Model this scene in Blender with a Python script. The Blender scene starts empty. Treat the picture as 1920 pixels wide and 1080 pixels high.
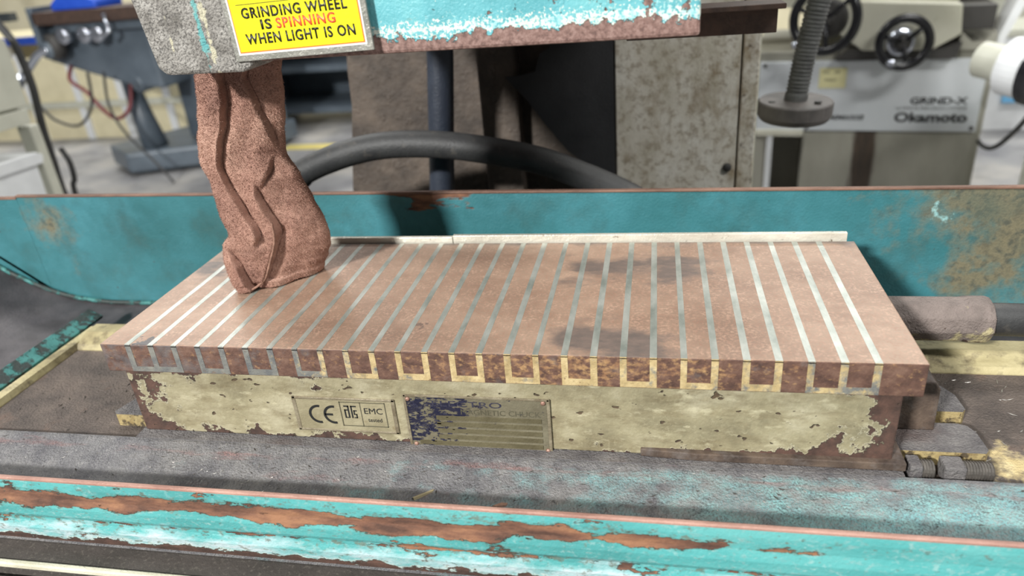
import bpy, bmesh, math, random
from mathutils import Vector, Matrix, noise
PI = math.pi
random.seed(7)
S = bpy.context.scene
COL = S.collection
# ------------------------------------------------------------------ camera, world, lights, exposure
cd = bpy.data.cameras.new('camera'); cam = bpy.data.objects.new('camera', cd); COL.objects.link(cam)
cam.location = (.1291, -.4255, 1.2642); cam.rotation_euler = (1.1155, .0799, .1767)
cd.sensor_width = 36; cd.lens = 36 * 1360.3 / 1920; cd.clip_start = .01
cd.dof.use_dof = True; cd.dof.focus_distance = .56; cd.dof.aperture_fstop = 5.4
S.camera = cam
W = bpy.data.worlds.new('hall_light'); S.world = W; W.use_nodes = True
W.node_tree.nodes['Background'].inputs[0].default_value = (.97, .98, 1, 1)
W.node_tree.nodes['Background'].inputs[1].default_value = .19
def area(name, loc, target, sx, sy, power, col=(1, 1, .97)):
    l = bpy.data.lights.new(name, 'AREA'); l.shape = 'RECTANGLE'; l.size = sx; l.size_y = sy; l.energy = power; l.color = col
    o = bpy.data.objects.new(name, l); COL.objects.link(o); o.location = loc
    o.rotation_euler = (Vector(target) - Vector(loc)).to_track_quat('-Z', 'Y').to_euler()
    return o
area('ceiling_lamp_front_left_offscreen', (-2.0, -3.75, 3.42), (0, .1, 1), .5, .26, 560)
def level(name, x, y, sx, sy, p): area(name, (x, y, 4.4), (x, y, 0), sx, sy, p)
level('ceiling_lamp_front_right_offscreen', 2.6, -1.6, 1.6, .5, 200)
level('ceiling_lamp_middle_left_offscreen', -2.4, 2.2, 2.4, .5, 125)
level('fill_lamp_middle_right_offscreen', 2.4, 2.2, 2.4, .5, 125)  # unseen lamp added as fill to brighten the grinder in the background
level('ceiling_lamp_rear_left_offscreen', -4.9, 6.0, 3.0, .9, 250)
level('ceiling_lamp_rear_right_offscreen', 2.1, 6.0, 3.0, .9, 250)
vs = S.view_settings
vs.view_transform = 'Standard'; vs.look = 'None'; vs.gamma = 1; vs.use_curve_mapping = False; vs.exposure = -.42

# ------------------------------------------------------------------ materials
def lin(c):
    return tuple(((v / 255) / 12.92 if v / 255 <= .04045 else ((v / 255 + .055) / 1.055) ** 2.4) for v in c) + (1,)
def mat(name, cols, s=25, rough=.6, metal=0, layers=(), fine=(400, .0002), st=(1, 1, 1), spec=.5, lo=.34, hi=.66):
    """cols: list of sRGB colours spread over a noise; layers: dicts of wear / rust / dirt with own mask."""
    m = bpy.data.materials.new(name); m.use_nodes = True
    nt = m.node_tree; N = nt.nodes; L = nt.links
    b = N['Principled BSDF']
    b.inputs['Specular IOR Level'].default_value = spec
    tc = N.new('ShaderNodeTexCoord')
    def vec(stv, off=0):
        mp = N.new('ShaderNodeMapping'); mp.inputs['Scale'].default_value = stv; mp.inputs['Location'].default_value = (off, off * 1.7, off * .6)
        L.new(tc.outputs['Object'], mp.inputs['Vector']); return mp.outputs[0]
    def nz(scale, stv=(1, 1, 1), off=0, det=6, ro=.6):
        n = N.new('ShaderNodeTexNoise'); n.inputs['Scale'].default_value = scale; n.inputs['Detail'].default_value = det
        n.inputs['Roughness'].default_value = ro; L.new(vec(stv, off), n.inputs['Vector']); return n.outputs[0]
    def ma(op, a, c=0., clamp=False):
        n = N.new('ShaderNodeMath'); n.operation = op; n.use_clamp = clamp
        for i, v in enumerate((a, c)):
            if isinstance(v, (int, float)): n.inputs[i].default_value = v
            else: L.new(v, n.inputs[i])
        return n.outputs[0]
    def rng(v, a, c, d=0., e=1.):
        n = N.new('ShaderNodeMapRange'); n.clamp = True
        L.new(v, n.inputs[0])
        for i, x in enumerate((a, c, d, e)): n.inputs[i + 1].default_value = x
        return n.outputs[0]
    def ramp(v, cs, a, c):
        r = N.new('ShaderNodeValToRGB'); e = r.color_ramp.elements
        while len(e) < len(cs): e.new(.5)
        for i, cc in enumerate(cs):
            e[i].position = a + (c - a) * (i / max(1, len(cs) - 1)); e[i].color = lin(cc)
        L.new(v, r.inputs[0]); return r.outputs[0]
    sep = N.new('ShaderNodeSeparateXYZ'); L.new(tc.outputs['Object'], sep.inputs[0])
    if len(cols) == 1:
        cols = [cols[0], cols[0]]
    col = ramp(nz(s, st), cols, lo, hi)
    ro = rough; me = metal
    height = ma('MULTIPLY', nz(fine[0], (1, 1, 1), 3, 3), fine[1] * 2.6)
    for i, y in enumerate(layers):
        v = nz(y.get('s', 30), y.get('st', (1, 1, 1)), y.get('off', 5 + 3 * i), y.get('det', 7), y.get('ro', .62))
        v = ma('MULTIPLY', ma('SUBTRACT', v, .5), y.get('a', 1.))
        v = ma('ADD', v, .5)
        for g in y.get('g', ()):
            if g[0] == 'band':
                w = rng(ma('ABSOLUTE', ma('SUBTRACT', sep.outputs[g[1]], g[2])), 0, g[3], 1, 0); wt = g[4]
            elif g[0] == 'blob':
                d = N.new('ShaderNodeVectorMath'); d.operation = 'DISTANCE'; L.new(tc.outputs['Object'], d.inputs[0]); d.inputs[1].default_value = g[1]
                w = rng(d.outputs['Value'], 0, g[2], 1, 0); wt = g[3]
            else:
                w = rng(sep.outputs[g[1]], g[2], g[3]); wt = g[4]
            v = ma('ADD', v, ma('MULTIPLY', w, wt))
        t = y['t']; w = y.get('w', .02)
        k = rng(v, t - w, t + w, 0, y.get('k', 1.))
        cs = y['c'] if len(y['c']) > 1 else [y['c'][0]] * 2
        lc = ramp(nz(y.get('cs', 90), y.get('st', (1, 1, 1)), 11 + i), cs, .36, .64)
        mx = N.new('ShaderNodeMix'); mx.data_type = 'RGBA'
        L.new(k, mx.inputs[0]); L.new(col, mx.inputs[6]); L.new(lc, mx.inputs[7]); col = mx.outputs[2]
        def fm(a, c):
            q = N.new('ShaderNodeMix'); L.new(k, q.inputs[0])
            for j, z in ((2, a), (3, c)):
                if isinstance(z, (int, float)): q.inputs[j].default_value = z
                else: L.new(z, q.inputs[j])
            return q.outputs[0]
        if 'r' in y: ro = fm(ro, y['r'])
        if 'm' in y: me = fm(me, y['m'])
        if y.get('h'): height = ma('ADD', height, ma('MULTIPLY', k, y['h'] * 1.8))
    L.new(col, b.inputs['Base Color'])
    for v, nme in ((ro, 'Roughness'), (me, 'Metallic')):
        if isinstance(v, (int, float)): b.inputs[nme].default_value = v
        else: L.new(v, b.inputs[nme])
    bp = N.new('ShaderNodeBump'); bp.inputs['Strength'].default_value = 1; bp.inputs['Distance'].default_value = 1
    L.new(height, bp.inputs['Height']); L.new(bp.outputs[0], b.inputs['Normal'])
    return m
def plain(name, c, rough=.5, metal=0, spec=.5):
    return mat(name, [tuple(max(0, v - 6) for v in c), tuple(min(255, v + 6) for v in c)], 12, rough, metal, spec=spec, fine=(200, .00005))
RUST = [(78, 54, 44), (116, 80, 62), (146, 104, 76)]
RUST_D = [(62, 46, 40), (94, 68, 58)]
M = {}
M['floor'] = mat('shop_floor', [(120, 120, 124), (150, 149, 150), (176, 172, 166)], 2.2, .45, layers=[dict(c=[(95, 93, 92)], s=5, t=.62, w=.08, k=.6)])
M['wall'] = mat('cream_wall', [(214, 204, 172), (232, 224, 196)], 1.5, .7)
M['plate_top'] = mat('ground_rust_plate', [(136, 112, 96), (153, 128, 110), (168, 143, 124)], 9, .44, .08, spec=.4, st=(1, 1.6, 1), fine=(900, .00006), layers=[
    dict(c=[(150, 112, 94), (205, 168, 146)], s=420, t=.53, w=.09, k=.55, det=2),
    dict(c=[(98, 90, 86), (118, 104, 97)], s=26, t=.78, w=.11, k=.9, st=(1, 1.8, 1), off=2, g=[('blob', (.112, .012, 1), .055, .60), ('blob', (.07, .03, 1), .035, .42), ('blob', (.14, .145, 1), .055, .52), ('blob', (.075, .142, 1), .05, .42), ('blob', (-.285, .15, 1), .07, .32), ('blob', (-.16, .012, 1), .03, .25), ('band', 1, .2, .014, .4)]),
    dict(c=[(98, 82, 76)], s=160, t=.73, w=.03, k=.7, det=3, off=9, g=[('blob', (-.047, .04, 1), .009, .4), ('blob', (-.13, .15, 1), .06, .05)]),
    dict(c=[(82, 84, 88)], s=190, t=.78, w=.03, k=.9, off=13, g=[('blob', (-.262, .004, 1), .022, .4)]),
])
M['plate_side'] = mat('rusty_plate_edge', [(74, 53, 46), (98, 71, 60), (118, 90, 76)], 80, .62, .1, st=(1, 1, 1.4), layers=[
    dict(c=[(190, 152, 104), (146, 106, 76)], s=170, t=.67, w=.08, st=(1, 1, 1.6), k=.75, g=[('band', 0, .08, .16, .13), ('band', 2, .99, .012, .05)]),
    dict(c=[(86, 84, 86), (112, 106, 104)], s=60, t=.66, w=.08, k=.7, off=21, g=[('lin', 0, -.1, -.3, .2)])])
M['brass_top'] = mat('worn_strip_top', [(140, 146, 138), (166, 170, 162), (186, 188, 180)], 60, .33, .35, st=(1, .5, 1), fine=(900, .00004))
M['brass_front'] = mat('brass_strip_front', [(160, 140, 100), (186, 164, 120), (204, 184, 140)], 90, .5, .1, layers=[
    dict(c=[(92, 96, 100), (128, 128, 122)], s=120, t=.62, w=.08, k=.95, g=[('lin', 0, -.06, -.17, .35), ('lin', 0, .14, .28, .13)]),
    dict(c=[(112, 82, 60)], s=200, t=.66, w=.05, k=.8, off=31)])
CREAM = [(126, 118, 94), (152, 143, 115), (174, 166, 140)]
M['chuck_paint'] = mat('peeling_olive_paint', CREAM, 26, .55, layers=[
    dict(c=[(104, 92, 68), (130, 118, 90)], s=40, t=.57, w=.12, k=.75, st=(1, 1, 3), off=41),
    dict(c=[(200, 192, 162)], s=90, t=.64, w=.07, k=.6, off=44, st=(.7, 1, 1.5)),
    dict(c=[(118, 106, 80), (190, 182, 152)], s=420, t=.58, w=.08, k=.28, det=3, off=52),
    dict(c=[(212, 204, 176), (186, 176, 146)], s=46, t=.825, w=.02, k=.8, h=.0002, det=9, off=47, a=1.5, g=[('lin', 0, -.26, -.298, .42), ('lin', 0, .27, .293, .46), ('band', 2, .975, .009, .40), ('lin', 2, .930, .909, .42), ('blob', (.27, .01, .911), .09, .3), ('blob', (-.25, .01, .970), .07, .30), ('blob', (-.13, .01, .970), .05, .12)]),
    dict(c=RUST_D, s=46, t=.86, w=.012, h=-.0006, r=.8, det=9, off=47, a=1.5, g=[('lin', 0, -.26, -.298, .42), ('lin', 0, .27, .293, .46), ('band', 2, .975, .009, .40), ('lin', 2, .930, .909, .42), ('blob', (.27, .01, .911), .09, .3), ('blob', (-.25, .01, .970), .07, .30), ('blob', (-.13, .01, .970), .05, .12)]),
    dict(c=[(66, 52, 42), (92, 76, 56)], s=150, t=.712, w=.02, h=-.0006, r=.8, det=1.5, off=50, st=(.75, 1, 1.2))], fine=(260, .00022))
M['plate_metal'] = mat('worn_nameplate', [(112, 105, 86), (134, 127, 106)], 40, .45, .3, layers=[
    dict(c=[(30, 32, 58), (48, 46, 62)], s=110, t=.71, w=.04, off=3, st=(1, 1, 2), a=1.4, g=[('lin', 0, -.01, -.055, .24), ('blob', (-.02, .008, .947), .035, .22)])])
M['plate_bar'] = mat('nameplate_bar', [(82, 75, 54), (100, 93, 70)], 60, .5)
M['plate_rim'] = mat('nameplate_rim', [(112, 100, 80), (150, 140, 118)], 90, .5, .2)
M['navy'] = mat('faded_navy_ink', [(26, 28, 58), (58, 56, 66)], 150, .6)
M['sticker'] = mat('aged_sticker', [(134, 125, 99), (158, 149, 122)], 50, .5, layers=[dict(c=[(120, 104, 76)], s=80, t=.66, w=.06, k=.8)])
M['ink'] = plain('black_print', (34, 34, 34), .5)
M['olive_ink'] = plain('grey_print', (84, 80, 64), .5)
M['copper'] = mat('rivet_copper', [(140, 104, 90), (176, 140, 124)], 300, .4, .3)
M['stop'] = mat('ground_steel_strip', [(196, 190, 176), (226, 222, 208)], 60, .35, .25, st=(.3, 1, 1), layers=[dict(c=[(120, 104, 88)], s=130, t=.68, w=.04)])
M['grime'] = mat('grimy_grey_swarf', [(84, 80, 82), (104, 100, 100), (126, 122, 120)], 45, .85, layers=[
    dict(c=[(70, 66, 68), (142, 138, 134)], s=520, t=.56, w=.1, k=.55, det=2), dict(c=[(96, 78, 72)], s=16, t=.62, w=.08, k=.6)], fine=(500, .0009))
M['grime_brown'] = mat('brown_grime', [(74, 66, 62), (92, 82, 76), (108, 96, 88)], 30, .8, layers=[
    dict(c=[(62, 54, 52), (122, 110, 102)], s=480, t=.58, w=.1, k=.5, det=2), dict(c=[(118, 92, 78)], s=22, t=.66, w=.06, k=.5),
    dict(c=[(214, 196, 150), (190, 168, 118)], s=60, t=.86, w=.1, off=23, g=[('blob', (.385, .025, .9), .05, .55)])], fine=(420, .0007))
M['ledge'] = mat('worn_gutter', [(98, 96, 100), (116, 114, 116), (134, 131, 130)], 34, .75, layers=[
    dict(c=[(120, 176, 180), (150, 196, 194)], s=40, t=.70, w=.16, k=.8, off=4, st=(1, 1.4, 1), g=[('lin', 0, -.08, .38, .34), ('lin', 0, -.1, -.4, -.2), ('lin', 1, -.012, -.002, -.3)]),
    dict(c=[(150, 112, 108), (128, 98, 96)], s=70, t=.68, w=.07, k=.75, off=8, st=(.25, 1, 1), g=[('band', 1, -.013, .008, .18)]),
    dict(c=[(64, 64, 68), (150, 148, 146)], s=700, t=.53, w=.08, k=.7, det=2, off=12),
    dict(c=[(66, 62, 62)], s=190, t=.71, w=.03, k=.8, det=3, off=17)], fine=(520, .0008))
TEAL = [(70, 142, 141), (80, 158, 157), (96, 168, 166)]
M['rail'] = mat('chipped_teal_rail', TEAL, 30, .45, st=(.3, 1, 1), layers=[
    dict(c=[(164, 196, 198), (188, 198, 202), (124, 180, 182)], s=70, t=.66, w=.12, k=.9, off=3, st=(.35, 1, 1.3), g=[('band', 2, .884, .014, .26), ('lin', 0, .12, .3, -.3), ('lin', 2, .9, .905, -.16)]),
    dict(c=[(170, 190, 186), (96, 150, 150)], s=330, t=.60, w=.07, k=.5, off=33, det=3, st=(.6, 1, 1)),
    dict(c=[(84, 78, 66), (112, 118, 102)], s=260, t=.635, w=.05, k=.75, off=6, st=(.6, 1, 1), g=[('band', 2, .896, .006, .1), ('band', 2, .924, .006, .07), ('lin', 2, .892, .876, .05), ('lin', 0, .1, .3, -.06)]),
    dict(c=[(72, 96, 86), (120, 130, 112)], s=75, t=.69, w=.05, k=.6, off=9, st=(.3, 1, .9), a=1.7, det=9, ro=.68, g=[('band', 2, .9165, .011, .56), ('lin', 0, .06, .24, -.42)]),
    dict(c=RUST, s=75, t=.74, w=.02, h=-.0005, r=.8, off=9, st=(.3, 1, .9), a=1.7, det=9, ro=.68, g=[('band', 2, .9165, .011, .56), ('lin', 0, .06, .24, -.42)]),
    dict(c=RUST, s=95, t=.80, w=.02, h=-.0005, r=.8, off=15, st=(.35, 1, 1), a=1.7, det=9, g=[('band', 2, .8965, .006, .30), ('lin', 0, .1, .25, -.12)]),
    dict(c=[(206, 214, 204), (176, 196, 192)], s=90, t=.76, w=.03, k=.8, off=19, st=(.6, 1, 1), a=1.1, det=9, g=[('lin', 2, .8880, .8765, .50)]),
    dict(c=RUST_D, s=90, t=.82, w=.02, h=-.0006, r=.85, off=19, st=(.6, 1, 1), a=1.1, det=9, g=[('lin', 2, .8880, .8765, .50)])])
M['rim_rust'] = mat('bare_rusty_rim', [(150, 112, 100), (182, 144, 130)], 90, .5, .15, st=(.3, 1, 1))
TEALD = [(46, 98, 102), (56, 112, 118), (66, 126, 134)]
M['guard'] = mat('stained_teal_guard', TEALD, 7, .38, st=(1, 1, 1.2), layers=[
    dict(c=[(74, 134, 144), (64, 122, 132)], s=14, t=.58, w=.14, k=.7, off=2),
    dict(c=[(96, 88, 68), (118, 108, 82), (80, 76, 62)], s=16, t=.79, w=.09, k=.92, off=5, r=.75, g=[('blob', (.50, .28, 1.03), .20, .74), ('blob', (-.6, .28, 1.0), .10, .3)]),
    dict(c=[(48, 76, 74), (62, 84, 78)], s=18, t=.62, w=.12, k=.6, off=8),
    dict(c=[(150, 196, 196)], s=40, t=.84, w=.03, k=.8, off=11, g=[('blob', (.39, .28, 1.006), .03, .3), ('blob', (-.53, .28, .9), .06, .14), ('blob', (.40, .28, .985), .03, .18)]),
    dict(c=RUST, s=30, t=.86, w=.02, h=-.0004, r=.8, off=14, st=(.4, 1, 1.4), g=[('blob', (-.12, .28, 1.016), .07, .42), ('lin', 2, 1.016, 1.024, .18), ('blob', (-.06, .28, 1.003), .04, .24)]),
    dict(c=[(66, 52, 44)], s=150, t=.73, w=.02, k=.8, det=2, off=17)])
M['guard_edge'] = mat('rusty_guard_edge', [(96, 70, 58), (140, 108, 92)], 60, .65, .1, st=(.3, 1, 1))
M['pan'] = mat('dark_pan', [(66, 62, 65), (84, 79, 82), (100, 94, 96)], 14, .6, layers=[dict(c=[(58, 53, 54)], s=20, t=.6, w=.1, k=.7), dict(c=[(160, 168, 164)], s=120, t=.76, w=.02, k=.6)])
M['teal_strip'] = mat('chipped_teal_strip', [(52, 112, 110), (70, 134, 130)], 40, .6, layers=[dict(c=[(44, 40, 38)], s=70, t=.49, w=.04, k=.9, h=-.0004)])
M['yellow_rim'] = mat('worn_yellow_rim', [(140, 128, 94), (174, 162, 122), (192, 180, 140)], 40, .6, st=(.5, .5, 1), layers=[
    dict(c=[(66, 56, 46), (96, 82, 60)], s=60, t=.60, w=.09, k=.85)])
M['yellow_edge'] = mat('chipped_ochre_paint', [(146, 126, 84), (170, 152, 108), (120, 102, 70)], 110, .6, layers=[dict(c=[(66, 56, 46)], s=140, t=.56, w=.04, k=.9)])
M['block'] = mat('rusty_block', [(60, 49, 43), (80, 66, 57), (100, 84, 72)], 60, .7, layers=[dict(c=[(112, 104, 100)], s=90, t=.62, w=.1, k=.6)])
M['bed_dark'] = mat('dirty_bed', [(58, 54, 50), (76, 70, 66)], 25, .7, layers=[dict(c=[(104, 98, 90)], s=300, t=.62, w=.06, k=.5, det=2)])
M['bed_white'] = mat('worn_cream_trim', [(196, 190, 168), (222, 216, 196)], 40, .45, layers=[dict(c=[(70, 62, 52)], s=80, t=.69, w=.03, k=.9)])
M['cover'] = mat('chipped_teal_cover', [(84, 154, 162), (98, 168, 176), (112, 178, 182)], 30, .4, layers=[
    dict(c=[(196, 204, 192), (222, 222, 208), (150, 200, 200)], s=420, t=.76, w=.05, k=.95, off=4, det=4, a=1.3, g=[('band', 2, 1.2125, .011, .30), ('lin', 0, -.05, .15, .06)]),
    dict(c=[(116, 140, 128)], s=120, t=.70, w=.04, k=.7, off=7, st=(.5, 1, 1)),
    dict(c=[(94, 70, 64), (124, 96, 88), (142, 116, 108)], cs=300, s=110, t=.74, w=.015, h=-.0005, r=.7, off=9, a=1.2, g=[('lin', 2, 1.214, 1.2015, .60), ('lin', 0, -.05, .14, .10)])])
M['casting'] = mat('pitted_grey_casting', [(112, 108, 102), (146, 142, 136), (170, 166, 160)], 70, .75, layers=[
    dict(c=[(66, 64, 62), (92, 88, 84)], s=620, t=.55, w=.07, k=.8, det=3),
    dict(c=[(96, 92, 80), (70, 68, 62)], s=70, t=.72, w=.1, k=.8, off=5),
    dict(c=[(196, 190, 164)], s=70, t=.83, w=.02, k=.9, off=12, g=[('band', 0, -.197, .004, .34), ('band', 0, -.168, .009, .30)]),
    dict(c=[(86, 160, 162), (120, 176, 172)], s=60, t=.82, w=.03, k=.95, off=9, g=[('band', 0, -.173, .007, .42)])], fine=(520, .0011))
M['sign_back'] = mat('sign_plate_metal', [(128, 128, 120), (150, 148, 140)], 40, .4, .4)
M['sign_white'] = plain('sign_white', (238, 236, 230), .35)
M['sign_orange'] = plain('sign_orange', (226, 120, 50), .35)
M['sign_yellow'] = plain('sign_yellow', (252, 236, 22), .35)
M['sign_black'] = plain('sign_black', (26, 24, 10), .4)
M['sign_red'] = plain('sign_red', (226, 82, 42), .4)
M['rag'] = mat('terry_rag', [(138, 105, 93), (164, 128, 113), (186, 150, 133)], 16, .95, spec=.05, fine=(1000, .0003), layers=[
    dict(c=[(84, 64, 60), (104, 76, 70)], s=30, t=.70, w=.16, k=.7, off=3),
    dict(c=[(206, 164, 148), (126, 86, 78)], s=1200, t=.52, w=.1, k=.3, det=2, off=9)])
M['rag_hem'] = mat('rag_hem', [(120, 92, 80), (156, 122, 106)], 200, .95, spec=.1)
M['column'] = mat('dark_rough_casting', [(64, 56, 50), (82, 72, 64), (98, 86, 76)], 22, .7, layers=[dict(c=[(60, 51, 45)], s=14, t=.6, w=.12, k=.7), dict(c=[(92, 82, 74)], s=60, t=.64, w=.06, k=.5, h=.0012, det=3)], fine=(90, .0008))
M['flap'] = mat('black_rubber_sheet', [(38, 38, 40), (50, 50, 52)], 20, .7)
M['beige'] = mat('stained_cream_cover', [(202, 194, 176), (224, 217, 203), (236, 231, 220)], 26, .55, st=(1, 1, .7), layers=[
    dict(c=[(128, 104, 70), (158, 136, 100)], s=42, t=.67, w=.12, k=.8, st=(1, 1, .6), off=4, g=[('blob', (.20, .6, 1.05), .07, .16), ('band', 0, .245, .03, .1)]),
    dict(c=[(150, 128, 96), (118, 96, 68)], s=130, t=.57, w=.08, k=.55, off=8, det=6),
    dict(c=[(70, 52, 42)], s=60, t=.74, w=.05, k=.9, off=14, g=[('lin', 0, .23, .26, .12)])])
M['dark_metal'] = mat('rusty_dark_bar', [(62, 48, 42), (86, 66, 56)], 60, .6, .2)
M['rubber'] = mat('black_rubber', [(44, 44, 45), (60, 60, 60)], 30, .55, layers=[dict(c=[(96, 90, 82)], s=60, t=.66, w=.08, k=.5)])
M['rubber_blue'] = mat('blue_black_rubber', [(36, 42, 54), (48, 54, 66)], 30, .5)
M['flex'] = mat('ribbed_grey_hose', [(86, 86, 84), (112, 112, 110)], 60, .5)
M['flange'] = mat('dull_grey_flange', [(88, 84, 82), (112, 106, 102)], 40, .6)
M['gland'] = mat('rusty_gland', [(110, 99, 94), (134, 121, 115)], 60, .75, fine=(500, .0006), layers=[
    dict(c=[(176, 164, 126)], s=60, t=.70, w=.04, off=3, g=[('lin', 2, .948, .930, .2)]), dict(c=RUST_D, s=70, t=.74, w=.02, off=6, a=1.2, g=[('lin', 2, .937, .926, .4)])])
M['thread'] = mat('dirty_thread', [(84, 80, 76), (110, 104, 98)], 90, .55, .4)
M['ok_cream'] = mat('machine_cream', [(196, 194, 176), (214, 212, 196)], 5, .45, layers=[dict(c=[(150, 144, 122)], s=14, t=.66, w=.08, k=.5)])
M['ok_grey'] = mat('machine_grey_beige', [(150, 148, 136), (172, 170, 158)], 6, .5, st=(1, 1, .4), layers=[
    dict(c=[(48, 37, 30), (76, 60, 46)], s=22, t=.84, w=.08, k=.95, st=(1, 1, .12), g=[('band', 0, .40, .085, .56)])])
M['ok_white'] = mat('panel_white', [(206, 212, 216), (220, 224, 228)], 4, .35)
M['ok_dark'] = plain('machine_dark', (62, 60, 58), .6)
M['black_gloss'] = plain('black_enamel', (24, 24, 28), .25)
M['chrome'] = plain('chrome', (190, 194, 204), .2, .9)
M['note'] = plain('yellow_note', (226, 220, 170), .7)
M['mill'] = mat('mill_grey_enamel', [(78, 88, 98), (98, 108, 118)], 5, .35)
M['mill_dark'] = plain('mill_dark_grey', (62, 68, 72), .4)
M['white'] = plain('white_enamel', (226, 228, 230), .4)
M['putty'] = plain('putty_enamel', (196, 196, 182), .45)
M['blue'] = plain('blue_plastic', (40, 84, 200), .35)
M['lblue'] = plain('light_blue_label', (120, 190, 236), .6)
M['cream'] = plain('cream_enamel', (224, 214, 180), .5)
M['red'] = plain('red_rubber', (120, 56, 60), .5)
M['line'] = plain('yellow_floor_paint', (206, 190, 110), .6)
M['chip'] = plain('steel_chips', (170, 166, 160), .4, .5)
M['dark_chip'] = plain('dark_chips', (60, 54, 50), .7)
M['straw'] = plain('pale_sliver', (170, 156, 124), .6)

# ------------------------------------------------------------------ mesh helpers
def nb(): return bmesh.new()
def box(bm, x0, x1, y0, y1, z0, z1):
    v = [bm.verts.new((x, y, z)) for z in (z0, z1) for x, y in ((x0, y0), (x1, y0), (x1, y1), (x0, y1))]
    for f in ((3, 2, 1, 0), (4, 5, 6, 7), (0, 1, 5, 4), (1, 2, 6, 5), (2, 3, 7, 6), (3, 0, 4, 7)):
        bm.faces.new([v[i] for i in f])
    return bm
def prism(bm, poly, axis, a, b):
    """polygon of the two other axes (in x,y,z order) extruded along axis from a to b"""
    def P(p, t): return {0: (t, p[0], p[1]), 1: (p[0], t, p[1]), 2: (p[0], p[1], t)}[axis]
    A = [bm.verts.new(P(p, a)) for p in poly]; B = [bm.verts.new(P(p, b)) for p in poly]
    n = len(poly)
    bm.faces.new(A[::-1]); bm.faces.new(B)
    for i in range(n): bm.faces.new((A[i], A[(i + 1) % n], B[(i + 1) % n], B[i]))
    bmesh.ops.recalc_face_normals(bm, faces=bm.faces[:])
    return bm
def spline(pts, n):
    P = [Vector(p) for p in pts]; out = []
    for i in range(len(P) - 1):
        a = P[max(i - 1, 0)]; b = P[i]; c = P[i + 1]; d = P[min(i + 2, len(P) - 1)]
        for k in range(n):
            t = k / n
            out.append(.5 * ((2 * b) + (c - a) * t + (2 * a - 5 * b + 4 * c - d) * t * t + (3 * b - a - 3 * c + d) * t ** 3))
    out.append(P[-1]); return out
def tube(bm, path, r, seg=16, caps=True):
    path = [Vector(p) for p in path]; rings = []
    t0 = (path[1] - path[0]).normalized()
    u = t0.orthogonal().normalized()
    for i, p in enumerate(path):
        t = (path[min(i + 1, len(path) - 1)] - path[max(i - 1, 0)]).normalized()
        u = (u - t * u.dot(t)).normalized(); w = t.cross(u)
        rr = r(i) if callable(r) else r
        rings.append([bm.verts.new(p + rr * (math.cos(2 * PI * k / seg) * u + math.sin(2 * PI * k / seg) * w)) for k in range(seg)])
    for a, b in zip(rings, rings[1:]):
        for k in range(seg): bm.faces.new((a[k], a[(k + 1) % seg], b[(k + 1) % seg], b[k]))
    if caps: bm.faces.new(rings[0][::-1]); bm.faces.new(rings[-1])
    return bm
def lathe(bm, prof, o, ax, seg=32, cap=True):
    """profile of (distance along axis, radius)"""
    o = Vector(o); ax = Vector(ax).normalized(); u = ax.orthogonal().normalized(); w = ax.cross(u); R = []
    for d, r in prof:
        R.append([bm.verts.new(o + ax * d + r * (math.cos(2 * PI * k / seg) * u + math.sin(2 * PI * k / seg) * w)) for k in range(seg)])
    for a, b in zip(R, R[1:]):
        for k in range(seg): bm.faces.new((a[k], a[(k + 1) % seg], b[(k + 1) % seg], b[k]))
    if cap: bm.faces.new(R[0][::-1]); bm.faces.new(R[-1])
    return bm
def torus(bm, o, ax, R, r, seg=48, s2=12):
    o = Vector(o); ax = Vector(ax).normalized(); u = ax.orthogonal().normalized(); w = ax.cross(u)
    rings = []
    for i in range(seg):
        a = 2 * PI * i / seg; d = math.cos(a) * u + math.sin(a) * w
        rings.append([bm.verts.new(o + d * (R + r * math.cos(2 * PI * k / s2)) + ax * r * math.sin(2 * PI * k / s2)) for k in range(s2)])
    for i in range(seg):
        a = rings[i]; b = rings[(i + 1) % seg]
        for k in range(s2): bm.faces.new((a[k], a[(k + 1) % s2], b[(k + 1) % s2], b[k]))
    return bm
INV = {}
def thing(name, label, cat, loc, rz=0, group=None, local=False):
    o = bpy.data.objects.new(name, None); COL.objects.link(o); o.location = loc; o.rotation_euler = (0, 0, rz); o.empty_display_size = .05
    o['label'] = label; o['category'] = cat
    if group: o['group'] = group
    if not local: INV[o.name] = Matrix.Translation(-Vector(loc))
    return o
def obj(name, bm, m, parent=None, smooth=False, bevel=0, seg=2, label=None, cat=None, kind=None, group=None, sub=0):
    if isinstance(bm, bmesh.types.BMesh):
        me = bpy.data.meshes.new(name); bmesh.ops.recalc_face_normals(bm, faces=bm.faces[:]); bm.to_mesh(me); bm.free()
    else: me = bm
    o = bpy.data.objects.new(name, me); COL.objects.link(o)
    for x in (m if isinstance(m, (list, tuple)) else [m]): me.materials.append(M[x])
    if smooth:
        for p in me.polygons: p.use_smooth = True
    if parent:
        o.parent = parent
        if parent.name in INV: o.matrix_parent_inverse = INV[parent.name]
    if bevel:
        b = o.modifiers.new('bevel', 'BEVEL'); b.width = bevel; b.segments = seg; b.limit_method = 'ANGLE'; b.angle_limit = .6; b.harden_normals = False
    if sub:
        q = o.modifiers.new('sub', 'SUBSURF'); q.levels = q.render_levels = sub
    if label: o['label'] = label
    if cat: o['category'] = cat
    if kind: o['kind'] = kind
    if group: o['group'] = group
    return o
def two_mat(o, test):
    for p in o.data.polygons: p.material_index = 1 if test(p) else 0
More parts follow.
